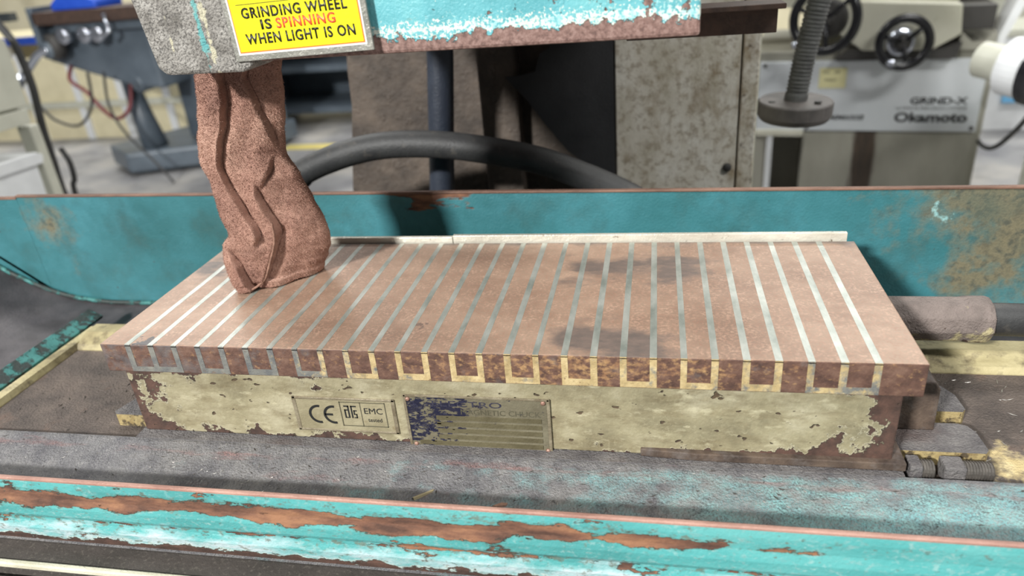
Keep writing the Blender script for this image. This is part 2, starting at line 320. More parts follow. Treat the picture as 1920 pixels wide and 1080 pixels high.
def text(name, s, m, parent, width, height, origin, tilt=0, depth=.0004, bold=0., space=1., shear=0.):
    """upright lettering in the XZ plane facing -Y; origin = lower left corner, scaled to width x height"""
    c = bpy.data.curves.new(name, 'FONT'); c.body = s; c.size = 1; c.offset = bold; c.space_character = space; c.shear = shear; c.resolution_u = 3
    t = bpy.data.objects.new(name, c); COL.objects.link(t)
    bpy.context.view_layer.update()
    me = bpy.data.meshes.new_from_object(t.evaluated_get(bpy.context.evaluated_depsgraph_get()))
    bpy.data.objects.remove(t)
    xs = [v.co.x for v in me.vertices]; ys = [v.co.y for v in me.vertices]
    x0, x1, y0, y1 = min(xs), max(xs), min(ys), max(ys)
    ct, sn = math.cos(tilt), math.sin(tilt)
    for v in me.vertices:
        a = (v.co.x - x0) / (x1 - x0) * width; b = (v.co.y - y0) / (y1 - y0) * height
        v.co = (origin[0] + a * ct - b * sn, origin[1], origin[2] + a * sn + b * ct)
    bm = bmesh.new(); bm.from_mesh(me)
    r = bmesh.ops.extrude_face_region(bm, geom=bm.faces[:])
    for v in r['geom']:
        if isinstance(v, bmesh.types.BMVert): v.co.y -= depth
    return obj(name, bm, m, parent)

# ================================================================== SETTING
obj('floor', box(nb(), -12, 12, -6, 9.02, -.1, 0), 'floor', kind='structure')
obj('wall_back', box(nb(), -12, 12, 8.0, 8.2, 0, 2.6), 'wall', kind='structure')

# ================================================================== MACHINE BED (our grinder)
bed = thing('grinder_bed', 'dark grimy grinder bed with cream trim strip under the teal table tray', 'machine bed', (0, .3, 0))
bm = nb(); box(bm, -.55, .55, -.07, .9, 0, .7995)
obj('bed_body', bm, 'bed_dark', bed, bevel=.003)
obj('saddle_way', box(nb(), -.62, .62, -.0995, .25, .7995, .8664), 'bed_dark', bed, bevel=.002)
obj('trim_strip', box(nb(), -.7, .7, -.1040, -.0995, .8635, .8685), 'bed_white', bed, bevel=.0012)
obj('lower_apron', box(nb(), -.7, .7, -.16, -.1040, .80, .8560), 'bed_dark', bed, bevel=.002)

# ================================================================== TABLE WITH TRAY
tb = thing('grinder_table', 'long grinder table and teal coolant tray caked in grey swarf', 'machine table', (0, .1, .8665))
obj('table_slab', box(nb(), -.478, .75, .0, .150, .8665, .900), 'grime_brown', tb)
obj('chuck_seat', box(nb(), -.2985, .2985, -.0002, .149, .8995, .9097), 'grime', tb)
obj('front_gutter', prism(nb(), [(-.079, .8665), (0, .8665), (.0, .9090), (-.004, .9094), (-.014, .9080), (-.06, .9005), (-.0785, .8985)], 0, -.75, .75), 'ledge', tb)
rail = [(-.0785, .932), (-.0825, .932), (-.0832, .926), (-.0830, .916), (-.0848, .908), (-.0846, .9005), (-.0832, .897), (-.0836, .894), (-.0858, .888), (-.0852, .880), (-.0838, .8745), (-.0785, .8745)]
o = obj('front_rail', prism(nb(), rail, 0, -.75, .75), 'rail', tb, bevel=.0004, label='chipped turquoise front rail with bands of bare rust')
obj('rail_rim', prism(nb(), [(-.0786, .9315), (-.0826, .9315), (-.0826, .9327), (-.0815, .9334), (-.0797, .9334), (-.0786, .9327)], 0, -.75, .75), 'rim_rust', tb, label='bare pinkish rust edge')
def rib(y0, y1, xl, xr, ch):
    bm = nb(); prism(bm, [(xl, y0 + .004), (xl + .004, y0), (xr - .003, y0), (xr, y0 + .004), (xr - .001, y1 - ch), (xr - ch * .45, y1 - ch * .25), (xr - ch, y1), (xl + ch, y1)], 2, .8995, .912)
    o = obj('table_rib', bm, ['grime', 'yellow_edge'], tb)
    two_mat(o, lambda p: p.normal.y < -.5 and abs(p.normal.z) < .3)
rib(.0256, .060, -.340, .3605, .010)
rib(.0747, .1135, -.350, .362, .016)
rib(.126, .146, -.330, .330, .008)
obj('rear_rim', prism(nb(), [(.147, .8665), (.186, .8665), (.187, .908), (.183, .9125), (.166, .9125), (.150, .906), (.147, .901)], 0, -.478, .75), 'yellow_rim', tb, label='worn pale yellow rear edge')
obj('end_rim', prism(nb(), [(-.497, .8665), (-.478, .8665), (-.478, .901), (-.481, .906), (-.490, .907), (-.496, .902)], 1, .0, .187), 'yellow_rim', tb, label='worn yellow end edge')
obj('edge_strip', prism(nb(), [(-.4985, .902), (-.4970, .9055), (-.513, .9135), (-.516, .911)], 1, -.0785, .215), 'teal_strip', tb, bevel=.0006)
prof = [(-.503, .8865), (-.55, .8878), (-.6, .8963), (-.647, .915), (-.685, .937), (-.73, .972), (-.78, 1.03)]
ps = [p for p in spline([(a, 0, b) for a, b in prof], 5)]
poly = [(p.x, p.z) for p in ps] + [(p.x, p.z - .003) for p in reversed(ps)]
obj('pan_end', prism(nb(), poly, 1, -.0785, .28), 'pan', tb, smooth=False, label='dark upswept end of the tray')
obj('pan_back', box(nb(), -.505, .75, .186, .2795, .8665, .8865), 'pan', tb)

# back splash guard
sg = thing('splash_guard', 'tall stained teal sheet-metal splash guard behind the magnetic chuck', 'splash guard', (0, .28, .8665))
def gz(x): return 1.0225 - .0103 * x
bm = nb()
prism(bm, [(-.62, .8870), (.75, .8870), (.75, gz(.75)), (-.62, gz(-.62))], 1, .2798, .2825)
obj('guard_sheet', bm, 'guard', sg)
bm = nb()
curve = [(p.x, p.z + .0005) for p in ps if p.x < -.6]
prism(bm, [(-.6205, .9030)] + curve[1:] + [(-.78, 1.0265), (-.6205, 1.0270)], 1, .2800, .2822)
obj('end_sheet', bm, 'guard', sg)
obj('top_edge', prism(nb(), [(-.62, gz(-.62) - .0005), (.75, gz(.75) - .0005), (.75, gz(.75) + .0022), (-.62, gz(-.62) + .0022)], 1, .2785, .2840), 'guard_edge', sg, bevel=.0008, label='rusty top edge')
obj('end_top_edge', prism(nb(), [(-.78, 1.0262), (-.6201, 1.0262), (-.6201, 1.0288), (-.78, 1.0288)], 1, .2790, .2836), 'guard_edge', sg)
seam = [(p.x, .2775, p.z + .003) for p in ps]
obj('bottom_bead', tube(nb(), [(-.30, .2775, .8885)] + seam, .0028, 10), 'teal_strip', sg, smooth=True)

# ================================================================== MAGNETIC CHUCK
ck = thing('magnetic_chuck', 'long rusty magnetic chuck with striped top plate and peeling olive base', 'magnetic chuck', (0, .1, .91))
o = obj('top_plate', box(nb(), -.3, .3, 0, .2, .9749, 1.0), ['plate_side', 'plate_top'], ck, bevel=.0009)
two_mat(o, lambda p: p.normal.z > .5)
plate = o
x0, pp, hw, e = -.3 + .0248, .02020, .0023, .00022
sets = [(0, 1, 2)] + [(i, i + 1) for i in range(3, 24, 2)] + [(25, 26, 27)]
for st_ in sets:
    bm = nb(); r = random.Random(st_[0])
    for i in st_:
        x = x0 + i * pp; w = hw * r.uniform(.92, 1.08)
        box(bm, x - w, x + w, -e, .1992, .9985, 1.0 + .00008)
        box(bm, x - w, x + w, -e, .002, .9757, .9992)
    for i in st_[:-1]:
        a = x0 + i * pp + hw * .9; b = x0 + (i + 1) * pp - hw * .9
        box(bm, a, b, -e * .9, .002, .97572, .9757 + .0048 * r.uniform(.85, 1.15))
    o = obj('pole_separator', bm, ['brass_front', 'brass_top'], plate)
    two_mat(o, lambda p: p.normal.z > .5 and p.center.z > .999)
obj('base_body', box(nb(), -.2948, .2918, .0095, .192, .9100, .9755), 'chuck_paint', ck, bevel=.0012)
bm = nb(); prism(bm, [(.12, .0070), (.16, .0045), (.300, .0045), (.300, .192), (.12, .192)], 2, .91, .9165)
obj('base_flange', bm, 'block', ck, bevel=.0008, label='bare rusty foot flange')
obj('stop_rail', box(nb(), -.285, -.0628, .2015, .206, .972, 1.0055), 'stop', ck, bevel=.0005)
obj('stop_rail', box(nb(), -.0622, .2942, .2015, .206, .972, 1.0070), 'stop', ck, bevel=.0005)
# rating plate
bm = nb(); box(bm, -.0575, .0535, .0083, .0097, .9072, .9562)
npl = obj('rating_plate', bm, 'plate_metal', ck, bevel=.0003, label='worn metal rating plate with faded blue print')
bm = nb()
for a in ((-.0582, .0542, .9548, .9568), (-.0582, .0542, .9066, .9084), (-.0585, -.0563, .9068, .9566), (.0521, .0545, .9068, .9566)):
    box(bm, a[0], a[1], .0078, .0086, a[2], a[3])
obj('plate_rim', bm, 'plate_rim', npl, bevel=.0003)
for z in (.9365, .9305, .9245, .9185, .9125):
    obj('data_bar', box(nb(), (-.034 if z > .913 else -.05), .0475, .0079, .0086, z - .0019, z + .0019), 'plate_bar', npl)
for a, b in ((-.0548, .9528), (.0495, .9532), (-.0535, .9105), (.0510, .9098)):
    obj('rivet', lathe(nb(), [(0, .0019), (.0008, .0018), (.0014, .001), (.0015, .0001)], (a, .0084, b), (0, -1, 0), 14), 'copper', npl, smooth=True)
text('lettering', 'ELECTRO', 'navy', npl, .054, .0050, (-.036, .0083, .9470), 0, .0002)
text('lettering', 'MAGNETIC CHUCK', 'olive_ink', npl, .061, .0048, (-.014, .0083, .9402), 0, .0002)
bm = nb(); rr = random.Random(3)
for k in range(70):
    x = -.0545 + abs(rr.gauss(0, .014)); z = rr.uniform(.913, .952); w = rr.uniform(.0006, .004); h = rr.uniform(.0004, .0013)
    if x + w < .045: box(bm, x, x + w, .0079, .0085, z, z + h)
obj('faded_print', bm, 'navy', npl, kind='stuff', label='remains of dark blue print')
# CE sticker set into the paint
cpl = obj('approval_sticker', box(nb(), -.1490, -.0690, .0088, .0097, .9200, .9490), 'sticker', ck, bevel=.0004, label='small cream approval sticker marked CE and EMC')
bm = nb()
for a in ((-.1518, -.0662, .9483, .9508), (-.1518, -.0662, .9182, .9203), (-.1520, -.1486, .9182, .9508), (-.0694, -.0662, .9182, .9508)):
    box(bm, a[0], a[1], .0084, .0097, a[2], a[3])
obj('paint_edge', bm, 'plate_rim', cpl, bevel=.0006)
def arc(bm, cx, cz, R, w, a0, a1, y=.0086):
    n = 18; I = []; O = []
    for k in range(n + 1):
        a = math.radians(a0 + (a1 - a0) * k / n)
        I.append((cx + (R - w) * math.cos(a), cz + (R - w) * math.sin(a))); O.append((cx + R * math.cos(a), cz + R * math.sin(a)))
    for k in range(n): prism(bm, [I[k], O[k], O[k + 1], I[k + 1]], 1, y, .0089)
bm = nb(); arc(bm, -.1310, .9345, .0088, .0021, 80, 280)
arc(bm, -.1185, .9345, .0088, .0021, 80, 280); box(bm, -.1262, -.1195, .0086, .0089, .9336, .9355)
obj('ce_mark', bm, 'ink', cpl)
bm = nb()
for a in ((-.1125, -.0745, .9465, .9472), (-.1125, -.0745, .9242, .9249), (-.1125, -.1117, .9242, .9472), (-.0752, -.0745, .9242, .9472), (-.0955, -.0949, .9242, .9472)):
    box(bm, a[0], a[1], .0086, .0089, a[2], a[3])
obj('sticker_frame', bm, 'olive_ink', cpl)
bm = nb()
for a in ((-.1092, -.1050, .9425, .9437), (-.1062, -.1050, .9320, .9437), (-.1092, -.1080, .9320, .9400), (-.1092, -.1062, .9390, .9400), (-.1088, -.1064, .9320, .9328),
          (-.1036, -.0988, .9425, .9437), (-.1036, -.1024, .9320, .9437), (-.1016, -.0988, .9385, .9395), (-.1016, -.1006, .9352, .9395), (-.1016, -.0988, .9352, .9360), (-.0998, -.0988, .9320, .9360), (-.1016, -.0988, .9320, .9328)):
    box(bm, a[0], a[1], .0086, .0089, a[2], a[3])
obj('emblem', bm, 'ink', cpl)
text('lettering', 'EMC', 'ink', cpl, .0150, .0055, (-.0925, .0089, .9365), 0, .0003, bold=0)
text('lettering', 'tested', 'ink', cpl, .0115, .0036, (-.0905, .0089, .9290), 0, .0003)
# cable gland at the end of the chuck
g = obj('cable_gland', lathe(nb(), [(0, .0195), (.088, .0195), (.092, .0205), (.104, .0205), (.109, .0185), (.110, .012)], (.2925, .163, .9445), (1, 0, 0), 10), 'gland', ck, bevel=.0015, label='thick rusty cable gland')
obj('power_cable', tube(nb(), spline([(.4005, .163, .9445), (.43, .163, .9440), (.50, .165, .941), (.62, .17, .93), (.72, .175, .926)], 6), .0138, 18), 'rubber', None, smooth=True,
    label='thick black power cable running from the rusty gland along the teal guard', cat='cable')
# clamp block, clamp slabs, bolts
cbk = thing('clamp_block', 'brown rusty clamp block against the end of the magnetic chuck', 'clamp', (.318, .08, .912))
obj('block_body', prism(nb(), [(.3045, .912), (.3315, .912), (.3305, .948), (.3265, .954), (.3045, .954)], 1, .050, .118), 'block', cbk, bevel=.0012)
obj('clamp_foot', box(nb(), .3005, .3045, .052, .11, .9120, .9175), 'block', cbk, bevel=.0005)
for nm, xa, xb, y, lab in (('clamp_bolt', .303, .3195, .0125, 'short threaded stud lying in the table slot beside the chuck foot'), ('clamp_bolt', .325, .3565, .0130, 'long threaded bolt with square head lying in the table slot')):
    t = thing(nm, lab, 'bolt', (xa, y, .9), group=None)
    hd = .0085 if xb < .32 else .014
    obj('bolt_head', box(nb(), xa, xa + hd, y - .0072, y + .0072, .9003, .9135), 'grime', t, bevel=.0012)
    n = int((xb - xa - hd) / .00045)
    obj('threaded_shank', lathe(nb(), [(i * (xb - xa - hd) / n, .0062 + (.0007 if (i // 2) % 2 else 0)) for i in range(n + 1)], (xa + hd, y, .9069), (1, 0, 0), 18), 'thread', t)

# ================================================================== WHEEL HEAD
hd = thing('wheel_head', 'turquoise grinding wheel guard with pitted grey casting hanging over the chuck', 'wheel head', (-.02, .3, 1.192))
bm = nb(); box(bm, -.1385, .1555, .05, .43, 1.199, 1.52)
obj('guard_cover', bm, 'cover', hd, bevel=.0022, label='bright turquoise cover with rusty lower edge')
bm = nb(); prism(bm, [(-.2135, 1.1985), (-.2080, 1.1935), (-.150, 1.1930), (-.1425, 1.1955), (-.139, 1.2005), (-.139, 1.52), (-.2585, 1.52)], 1, .0455, .088)
obj('casting', bm, 'casting', hd, bevel=.004, seg=3, label='rough pitted grey casting')
bm = nb(); prism(bm, [(-.225, 1.225), (-.139, 1.225), (-.139, 1.52), (-.255, 1.52)], 1, .088, .40)
obj('spindle_housing', bm, 'casting', hd, bevel=.004)
obj('head_ram', box(nb(), -.09, .10, .43, .613, 1.22, 1.5), 'column', hd, bevel=.004)
# warning sign
TL = math.radians(1.6); SO = Vector((-.1505, 0, 1.2003))
def sgn(bm, a, b, c, d, y0, y1):
    P = []
    for u, v in ((a, c), (b, c), (b, d), (a, d)):
        P.append((SO.x + u * math.cos(TL) - v * math.sin(TL), SO.z + u * math.sin(TL) + v * math.cos(TL)))
    return prism(bm, P, 1, y0, y1)
sp = obj('warning_sign', sgn(nb(), 0, .0995, 0, .085, .0432, .0454), 'sign_back', hd, bevel=.0004, label='yellow warning sign on a grey metal plate')
obj('white_border', sgn(nb(), .0036, .0957, .0040, .081, .0429, .0433), 'sign_white', sp)
obj('orange_border', sgn(nb(), .0048, .0946, .0053, .0798, .0427, .0430), 'sign_orange', sp)
obj('yellow_panel', sgn(nb(), .0057, .0937, .0062, .0789, .04255, .0428), 'sign_yellow', sp)
obj('rule_line', sgn(nb(), .0100, .0880, .0352, .0357, .0424, .0426), 'sign_black', sp)
def st(s, u0, u1, v0, v1, m):
    text('lettering', s, m, sp, u1 - u0, v1 - v0, (SO.x + u0 * math.cos(TL) - v0 * math.sin(TL), .0426, SO.z + u0 * math.sin(TL) + v0 * math.cos(TL)), TL, .00015, bold=.040, space=1.14)
st('GRINDING WHEEL', .0125, .0870, .0265, .0336, 'sign_black')
st('IS', .0245, .0325, .0190, .0256, 'sign_black')
st('SPINNING', .0355, .0775, .0188, .0257, 'sign_red')
st('WHEN LIGHT IS ON', .0115, .0895, .0102, .0174, 'sign_black')
# rail bracket at the side of the guard
bm = nb(); prism(bm, [(.330, 1.1805), (.375, 1.1805), (.375, 1.1855), (.330, 1.1855)], 0, .10, .2485)
prism(bm, [(.345, 1.1575), (.352, 1.1575), (.352, 1.1810), (.345, 1.1810)], 0, .10, .2435)
obj('rail_bracket', bm, 'dark_metal', hd, bevel=.0008, label='rusty T-section bar')

# ================================================================== RAG
rows = [(1.205, -.2225, -.1560), (1.188, -.2241, -.1579), (1.1804, -.2258, -.1603), (1.168, -.2279, -.1610), (1.150, -.2327, -.1641), (1.131, -.2386, -.1687), (1.116, -.2413, -.1707), (1.0956, -.2361, -.1626),
        (1.0742, -.2348, -.1574), (1.0527, -.2294, -.1530), (1.0417, -.2383, -.1524), (1.030, -.2395, -.1545), (1.0186, -.2385, -.1600), (1.0085, -.2360, -.1665), (1.0012, -.2325, -.1690)]
rows = rows[::-1]
def row(z):
    for a, b in zip(rows, rows[1:]):
        if a[0] <= z <= b[0]:
            t = (z - a[0]) / (b[0] - a[0]); t = t * t * (3 - 2 * t)
            return a[1] + (b[1] - a[1]) * t, a[2] + (b[2] - a[2]) * t
    return rows[-1][1:] if z > rows[-1][0] else rows[0][1:]
# creases: (z, u) polylines, amplitude, side step
creases = [([(1.205, .44), (1.18, .43), (1.14, .41), (1.115, .36), (1.099, .30), (1.085, .34), (1.06, .40), (1.04, .42)], .0045, -.0045),
           ([(1.205, .70), (1.18, .70), (1.155, .80), (1.135, .92), (1.12, .97)], .004, -.003),
           ([(1.118, .93), (1.108, .84), (1.098, .70), (1.09, .62)], .004, -.003),
           ([(1.098, .62), (1.085, .58), (1.065, .60), (1.045, .58), (1.028, .52), (1.008, .44)], .0045, -.0045),
           ([(1.042, .10), (1.025, .22), (1.010, .27), (1.001, .28)], .005, -.005)]
def cre(c, z):
    P = c[0]
    if z > P[0][0] or z < P[-1][0]: return None
    for a, b in zip(P, P[1:]):
        if b[0] <= z <= a[0]:
            t = (a[0] - z) / (a[0] - b[0])
            f = min(1, (P[0][0] - z) / .012 + (1 if P[0][0] > 1.2 else 0), (z - P[-1][0]) / .012 + (1 if P[-1][0] < 1.01 else 0))
            return a[1] + (b[1] - a[1]) * t, max(0, f)
NC, NR = 170, 170
bm = nb(); G = []
for j in range(NR + 1):
    z = 1.0012 + (1.205 - 1.0012) * j / NR
    xl, xr = row(z); ring = []
    lowf = max(0, 1 - (z - 1.0) / .10)
    for i in range(NC + 1):
        u = i / NC
        x = xl + (xr - xl) * u
        yb = .112 + .030 * (u - .35) * (.4 + lowf)
        c = max(0, 1 - (2 * u - 1) ** 2)
        d = .019 * c ** .5
        d += .0018 * math.sin(u * 9 + z * 60) * c + .0010 * math.sin(u * 17 - z * 90 + 1) * c
        for cc in creases:
            q = cre(cc, z)
            if q:
                s = (u - q[0]); w = .011
                d -= cc[1] * q[1] * math.exp(-(s / w) ** 2) * min(1, c * 4)
                d += cc[2] * q[1] * math.tanh(s / .010) * math.exp(-abs(s) / .30) * min(1, c * 4)
        nv = noise.noise(Vector((x * 60, z * 60, 3))) * .0007 + noise.noise(Vector((x * 260, z * 260, 8))) * .0003
        zz = z + noise.noise(Vector((x * 90, 1, 5))) * .002 * max(0, 1 - (z - 1.0012) / .02)
        ring.append(bm.verts.new((x + nv * .5, yb - d - nv, max(1.0010, zz))))
    nbk = 24
    for i in range(1, nbk):
        u = 1 - i / nbk; x = xl + (xr - xl) * u
        yb = .112 + .030 * (u - .35) * (.4 + lowf)
        c = max(0, 1 - (2 * u - 1) ** 2)
        ring.append(bm.verts.new((x, yb + .016 * c ** .5 + .002 * math.sin(u * 20 + z * 50) * c, z)))
    G.append(ring)
n = len(G[0])
for a, b in zip(G, G[1:]):
    for k in range(n): bm.faces.new((a[k], a[(k + 1) % n], b[(k + 1) % n], b[k]))
bm.faces.new(G[0][::-1]); bm.faces.new(G[-1])
rg = thing('shop_rag', 'dusty pink terry rag hanging from the grey casting down to the chuck', 'rag', (-.2, .11, 1.0))
rc = obj('rag_cloth', bm, 'rag', rg, smooth=True)
bm = nb(); rr = random.Random(11); polys = rc.data.polygons
for k in range(36000):
    p = polys[rr.randrange(len(polys) - 2)]
    vv = [rc.data.vertices[i].co for i in p.vertices][:4]
    a, b = rr.random(), rr.random()
    q = vv[0].lerp(vv[1], a).lerp(vv[3].lerp(vv[2], a), b)
    d = (p.normal + Vector((rr.gauss(0, .35), rr.gauss(0, .35), rr.gauss(-.25, .35)))).normalized()
    t_ = p.normal.orthogonal().normalized(); t_.rotate(Matrix.Rotation(rr.uniform(0, 6.28), 3, p.normal))
    w_ = rr.uniform(.00014, .00028); h_ = rr.uniform(.0006, .0017)
    e_ = q + d * h_
    if e_.z < 1.0006: continue
    bm.faces.new((bm.verts.new(q - t_ * w_), bm.verts.new(q + t_ * w_), bm.verts.new(e_)))
obj('terry_pile', bm, 'rag', rg, kind='stuff', label='short fuzzy pile of the rag')
def on_rag(z, u, lift=.0006):
    xl, xr = row(z); lowf = max(0, 1 - (z - 1.0) / .10); c = max(0, 1 - (2 * u - 1) ** 2)
    return (xl + (xr - xl) * u, .112 + .030 * (u - .35) * (.4 + lowf) - .019 * c ** .5 - lift, z)
obj('rag_hem', tube(nb(), spline([on_rag(1.0022, .10), on_rag(1.0026, .24), on_rag(1.0065, .38), on_rag(1.0125, .46), on_rag(1.026, .51), on_rag(1.045, .57), on_rag(1.062, .585)], 6), .0011, 8), 'rag_hem', rg, smooth=True, label='stitched hem of the rag')

# ================================================================== COLUMN BEHIND
cl = thing('grinder_column', 'dark rough cast column with stained cream cover behind the splash guard', 'column', (-.03, .85, .80))
P = [(-.36, .80), (.24, .80), (.24, 1.9), (-.30, 1.9), (-.300, 1.25), (-.312, 1.16), (-.320, 1.10), (-.3225, 1.05), (-.335, .98), (-.345, .92)]
obj('column_casting', prism(nb(), P, 1, .615, 1.15), 'column', cl, bevel=.006)
bm = nb(); box(bm, -.115, -.06, .585, .62, .80, 1.3)
obj('slideway', bm, 'column', cl, bevel=.004)
bm = nb(); prism(bm, [(-.072, 1.090), (-.045, 1.060), (-.02, 1.024), (.010, .985), (.06, .945), (.0745, .937), (.0745, 1.30), (-.01, 1.30), (-.008, 1.125), (-.022, 1.118), (-.030, 1.095), (-.05, 1.091)], 1, .562, .566)
obj('rubber_flap', bm, 'flap', cl, label='torn black rubber flap')
sc = obj('side_cover', box(nb(), .0750, .2385, .596, .6145, .80, 1.26), 'beige', cl, bevel=.0012, label='stained cream sheet-metal cover')
obj('cover_bolt', lathe(nb(), [(0, .006), (.003, .006), (.005, .004), (.0055, .001)], (.228, .596, .946), (0, -1, 0), 16), 'ok_dark', sc, smooth=True)
obj('cover_strip', box(nb(), .2415, .2625, .598, .64, .80, 1.26), 'beige', cl, bevel=.0015)
obj('cover_edge', box(nb(), .2625, .2645, .604, .70, .80, 1.26), 'ok_cream', cl)

ch = thing('coolant_hose', 'thick black rubber hose arching behind the splash guard', 'hose', (-.1, .42, .88))
obj('hose_collar', tube(nb(), [(-.352, .42, .979), (-.338, .42, .994), (-.322, .42, 1.0065)], .0185, 20), 'flap', ch, smooth=True)
obj('hose_tube', tube(nb(), spline([(-.385, .42, .90), (-.365, .42, .965), (-.325, .42, 1.004), (-.262, .42, 1.0285), (-.202, .42, 1.0395), (-.134, .42, 1.0385), (-.067, .42, 1.0285), (-.009, .42, 1.015), (.042, .42, .995), (.099, .42, .967), (.15, .42, .93), (.19, .42, .88)], 8), .0168, 20), 'rubber', ch, smooth=True)
t = thing('feed_hose', 'straight blue-black rubber hose running down the column behind the arched hose', 'hose', (-.17, .5, .85))
obj('hose_tube', tube(nb(), [(-.127, .5, 1.30), (-.1405, .5, 1.128), (-.1595, .5, .958), (-.170, .5, .86)], .0172, 20), 'rubber_blue', t, smooth=True)

# ribbed hose with flange
fx = thing('ribbed_hose', 'grey ribbed flexible hose ending in a round flange beside the cream cover', 'hose', (.329, .7, .985))
ax = Vector((.02, 0, .12)).normalized()
fc = Vector((.329, .70, .985))
fl = obj('hose_flange', lathe(nb(), [(0, .047), (.004, .0505), (.0065, .0505), (.0075, .0525), (.026, .0525), (.028, .0505), (.0282, .02)], fc, (.03, -.04, 1), 40), 'flange', fx, bevel=.0006)
for a in (60, 200, 320):
    p = fc + Vector((math.cos(math.radians(a)) * .036, math.sin(math.radians(a)) * .036, .0275))
    obj('flange_bolt', lathe(nb(), [(0, .005), (.002, .005), (.0025, .003)], p, (0, 0, 1), 12), 'ok_dark', fl)
path = spline([(.3295, .70, 1.010), (.335, .70, 1.06), (.3425, .70, 1.11), (.352, .70, 1.16), (.37, .71, 1.24), (.385, .74, 1.36), (.37, .80, 1.5), (.31, .86, 1.6), (.235, .88, 1.64)], 24)
# resample evenly
L_ = [0]
for a, b in zip(path, path[1:]): L_.append(L_[-1] + (b - a).length)
stp = .0012; even = []; k = 0
for i in range(int(L_[-1] / stp)):
    d = i * stp
    while L_[k + 1] < d: k += 1
    even.append(path[k].lerp(path[k + 1], (d - L_[k]) / (L_[k + 1] - L_[k])))
obj('hose_tube', tube(nb(), even, lambda i: .0162 if i < 10 else .0142 + .0014 * (math.sin(i * 2 * PI / 4.6) > -.2), 24), 'flex', fx)

# ================================================================== OTHER SURFACE GRINDER (right, behind)
ok = thing('surface_grinder', 'cream surface grinder with black handwheels and white maker panel in the background', 'grinder', (.5256, 2.6, 0), math.radians(-10), local=True)
bm = nb(); box(bm, -.02, .79, .30, .62, 0, .775); box(bm, -.02, .79, .012, .30, .452, .775); box(bm, .178, .79, .012, .30, 0, .452); box(bm, -.02, .055, .012, .30, 0, .452); box(bm, .055, .178, .012, .30, 0, .03)
obj('grinder_body', bm, 'ok_grey', ok, bevel=.006)
pn = obj('maker_panel', box(nb(), .0, .768, 0, .014, .473, .737), 'ok_white', ok, bevel=.003, label='white maker panel with black lettering')
for x, z in ((.752, .724), (.752, .487), (.02, .724), (.19, .487)):
    obj('panel_screw', lathe(nb(), [(0, .008), (.004, .007), (.005, .002)], (x, 0, z), (0, -1, 0), 12), 'ok_dark', pn)
text('lettering', 'GRIND-X', 'ink', pn, .186, .026, (.539, -.0002, .575), 0, .001, bold=.03)
text('lettering', 'ULTIMATE PRECISION SYSTEMS', 'ink', pn, .232, .010, (.494, -.0002, .556), 0, .0008)
text('lettering', 'Okamoto', 'ink', pn, .240, .038, (.494, -.0002, .508), 0, .001, bold=.035)
text('lettering', 'AMM600B', 'ink', pn, .150, .020, (.240, -.0002, .516), 0, .001, bold=.008, shear=.3)
nt_ = obj('paper_note', box(nb(), .218, .312, -.003, -.0006, .638, .712), 'note', pn, label='pale yellow paper note with handwriting')
text('lettering', 'lsa  y8', 'ink', nt_, .055, .013, (.232, -.0031, .690), 0, .0003)
text('lettering', 'Nair', 'ink', nt_, .040, .010, (.240, -.0031, .664), 0, .0003)
obj('lower_panel', box(nb(), .183, .766, .0, .014, .03, .466), 'ok_grey', ok, bevel=.002, label='lower beige panel with a dark oil stain')
obj('side_bar', box(nb(), .045, .068, -.006, .012, .20, .455), 'white', ok, bevel=.004)
obj('lower_sill', box(nb(), .0, .18, -.01, .014, .452, .476), 'ok_cream', ok, bevel=.003)
obj('saddle', prism(nb(), [(.27, .955), (.645, .928), (.656, .828), (.572, .777), (.352, .781), (.27, .84)], 1, -.06, .4), 'ok_cream', ok, bevel=.006)
obj('saddle_top', box(nb(), .0, .645, .02, .5, .93, .985), 'ok_cream', ok, bevel=.004)
obj('dark_shelf', prism(nb(), [(.262, .749), (.655, .746), (.665, .80), (.60, .78), (.30, .785)], 1, -.05, .05), 'ok_dark', ok)
obj('end_box', box(nb(), .650, .755, -.03, .3, .838, .918), 'ok_dark', ok, bevel=.003)
obj('table_end', prism(nb(), [(.655, .77), (.775, .765), (.77, .83), (.735, .80), (.70, .795), (.665, .83)], 1, -.02, .3), 'ok_grey', ok, bevel=.002)
obj('table', box(nb(), -.25, .80, .12, .5, .93, 1.02), 'ok_cream', ok, bevel=.004)
obj('column', box(nb(), .18, .62, .55, .95, 0, 1.9), 'ok_cream', ok, bevel=.01)
obj('drip_guard', prism(nb(), [(.775, .75), (.80, .75), (.86, .93), (.83, .935)], 1, .05, .2), 'white', ok)
def handwheel(c, R, ax, r=.0125):
    c = Vector(c); ax = Vector(ax).normalized()
    bm = nb(); torus(bm, c, ax, R, r)
    w = obj('handwheel', bm, 'black_gloss', ok, smooth=True, label='black rimmed handwheel')
    u = ax.cross(Vector((0, 0, 1))).normalized(); v = ax.cross(u)
    obj('hub', lathe(nb(), [(-.06, .02), (.0, .03), (.015, .026), (.018, .01)], c - ax * .02, ax, 24), 'ok_dark', w, smooth=True)
    for k in range(3):
        a = math.radians(100 + 120 * k); d = u * math.cos(a) + v * math.sin(a)
        obj('spoke', tube(nb(), [c - ax * .012, c + d * R * .6, c + d * R], .009, 10), 'black_gloss', w, smooth=True)
    obj('dish', lathe(nb(), [(-.05, R * .62), (-.03, R * .55), (-.022, R * .2)], c, ax, 32), 'chrome' if R < .1 else 'ok_dark', w, smooth=True)
    p = c + (u * math.cos(math.radians(-52)) + v * math.sin(math.radians(52))) * R
    obj('crank_handle', tube(nb(), [p, p + ax * .03, p + ax * .075], lambda i: (.008, .011, .012)[i], 12), 'chrome', w, smooth=True)
handwheel((.476, -.12, .815), .080, (.15, -1, .1), .0155)
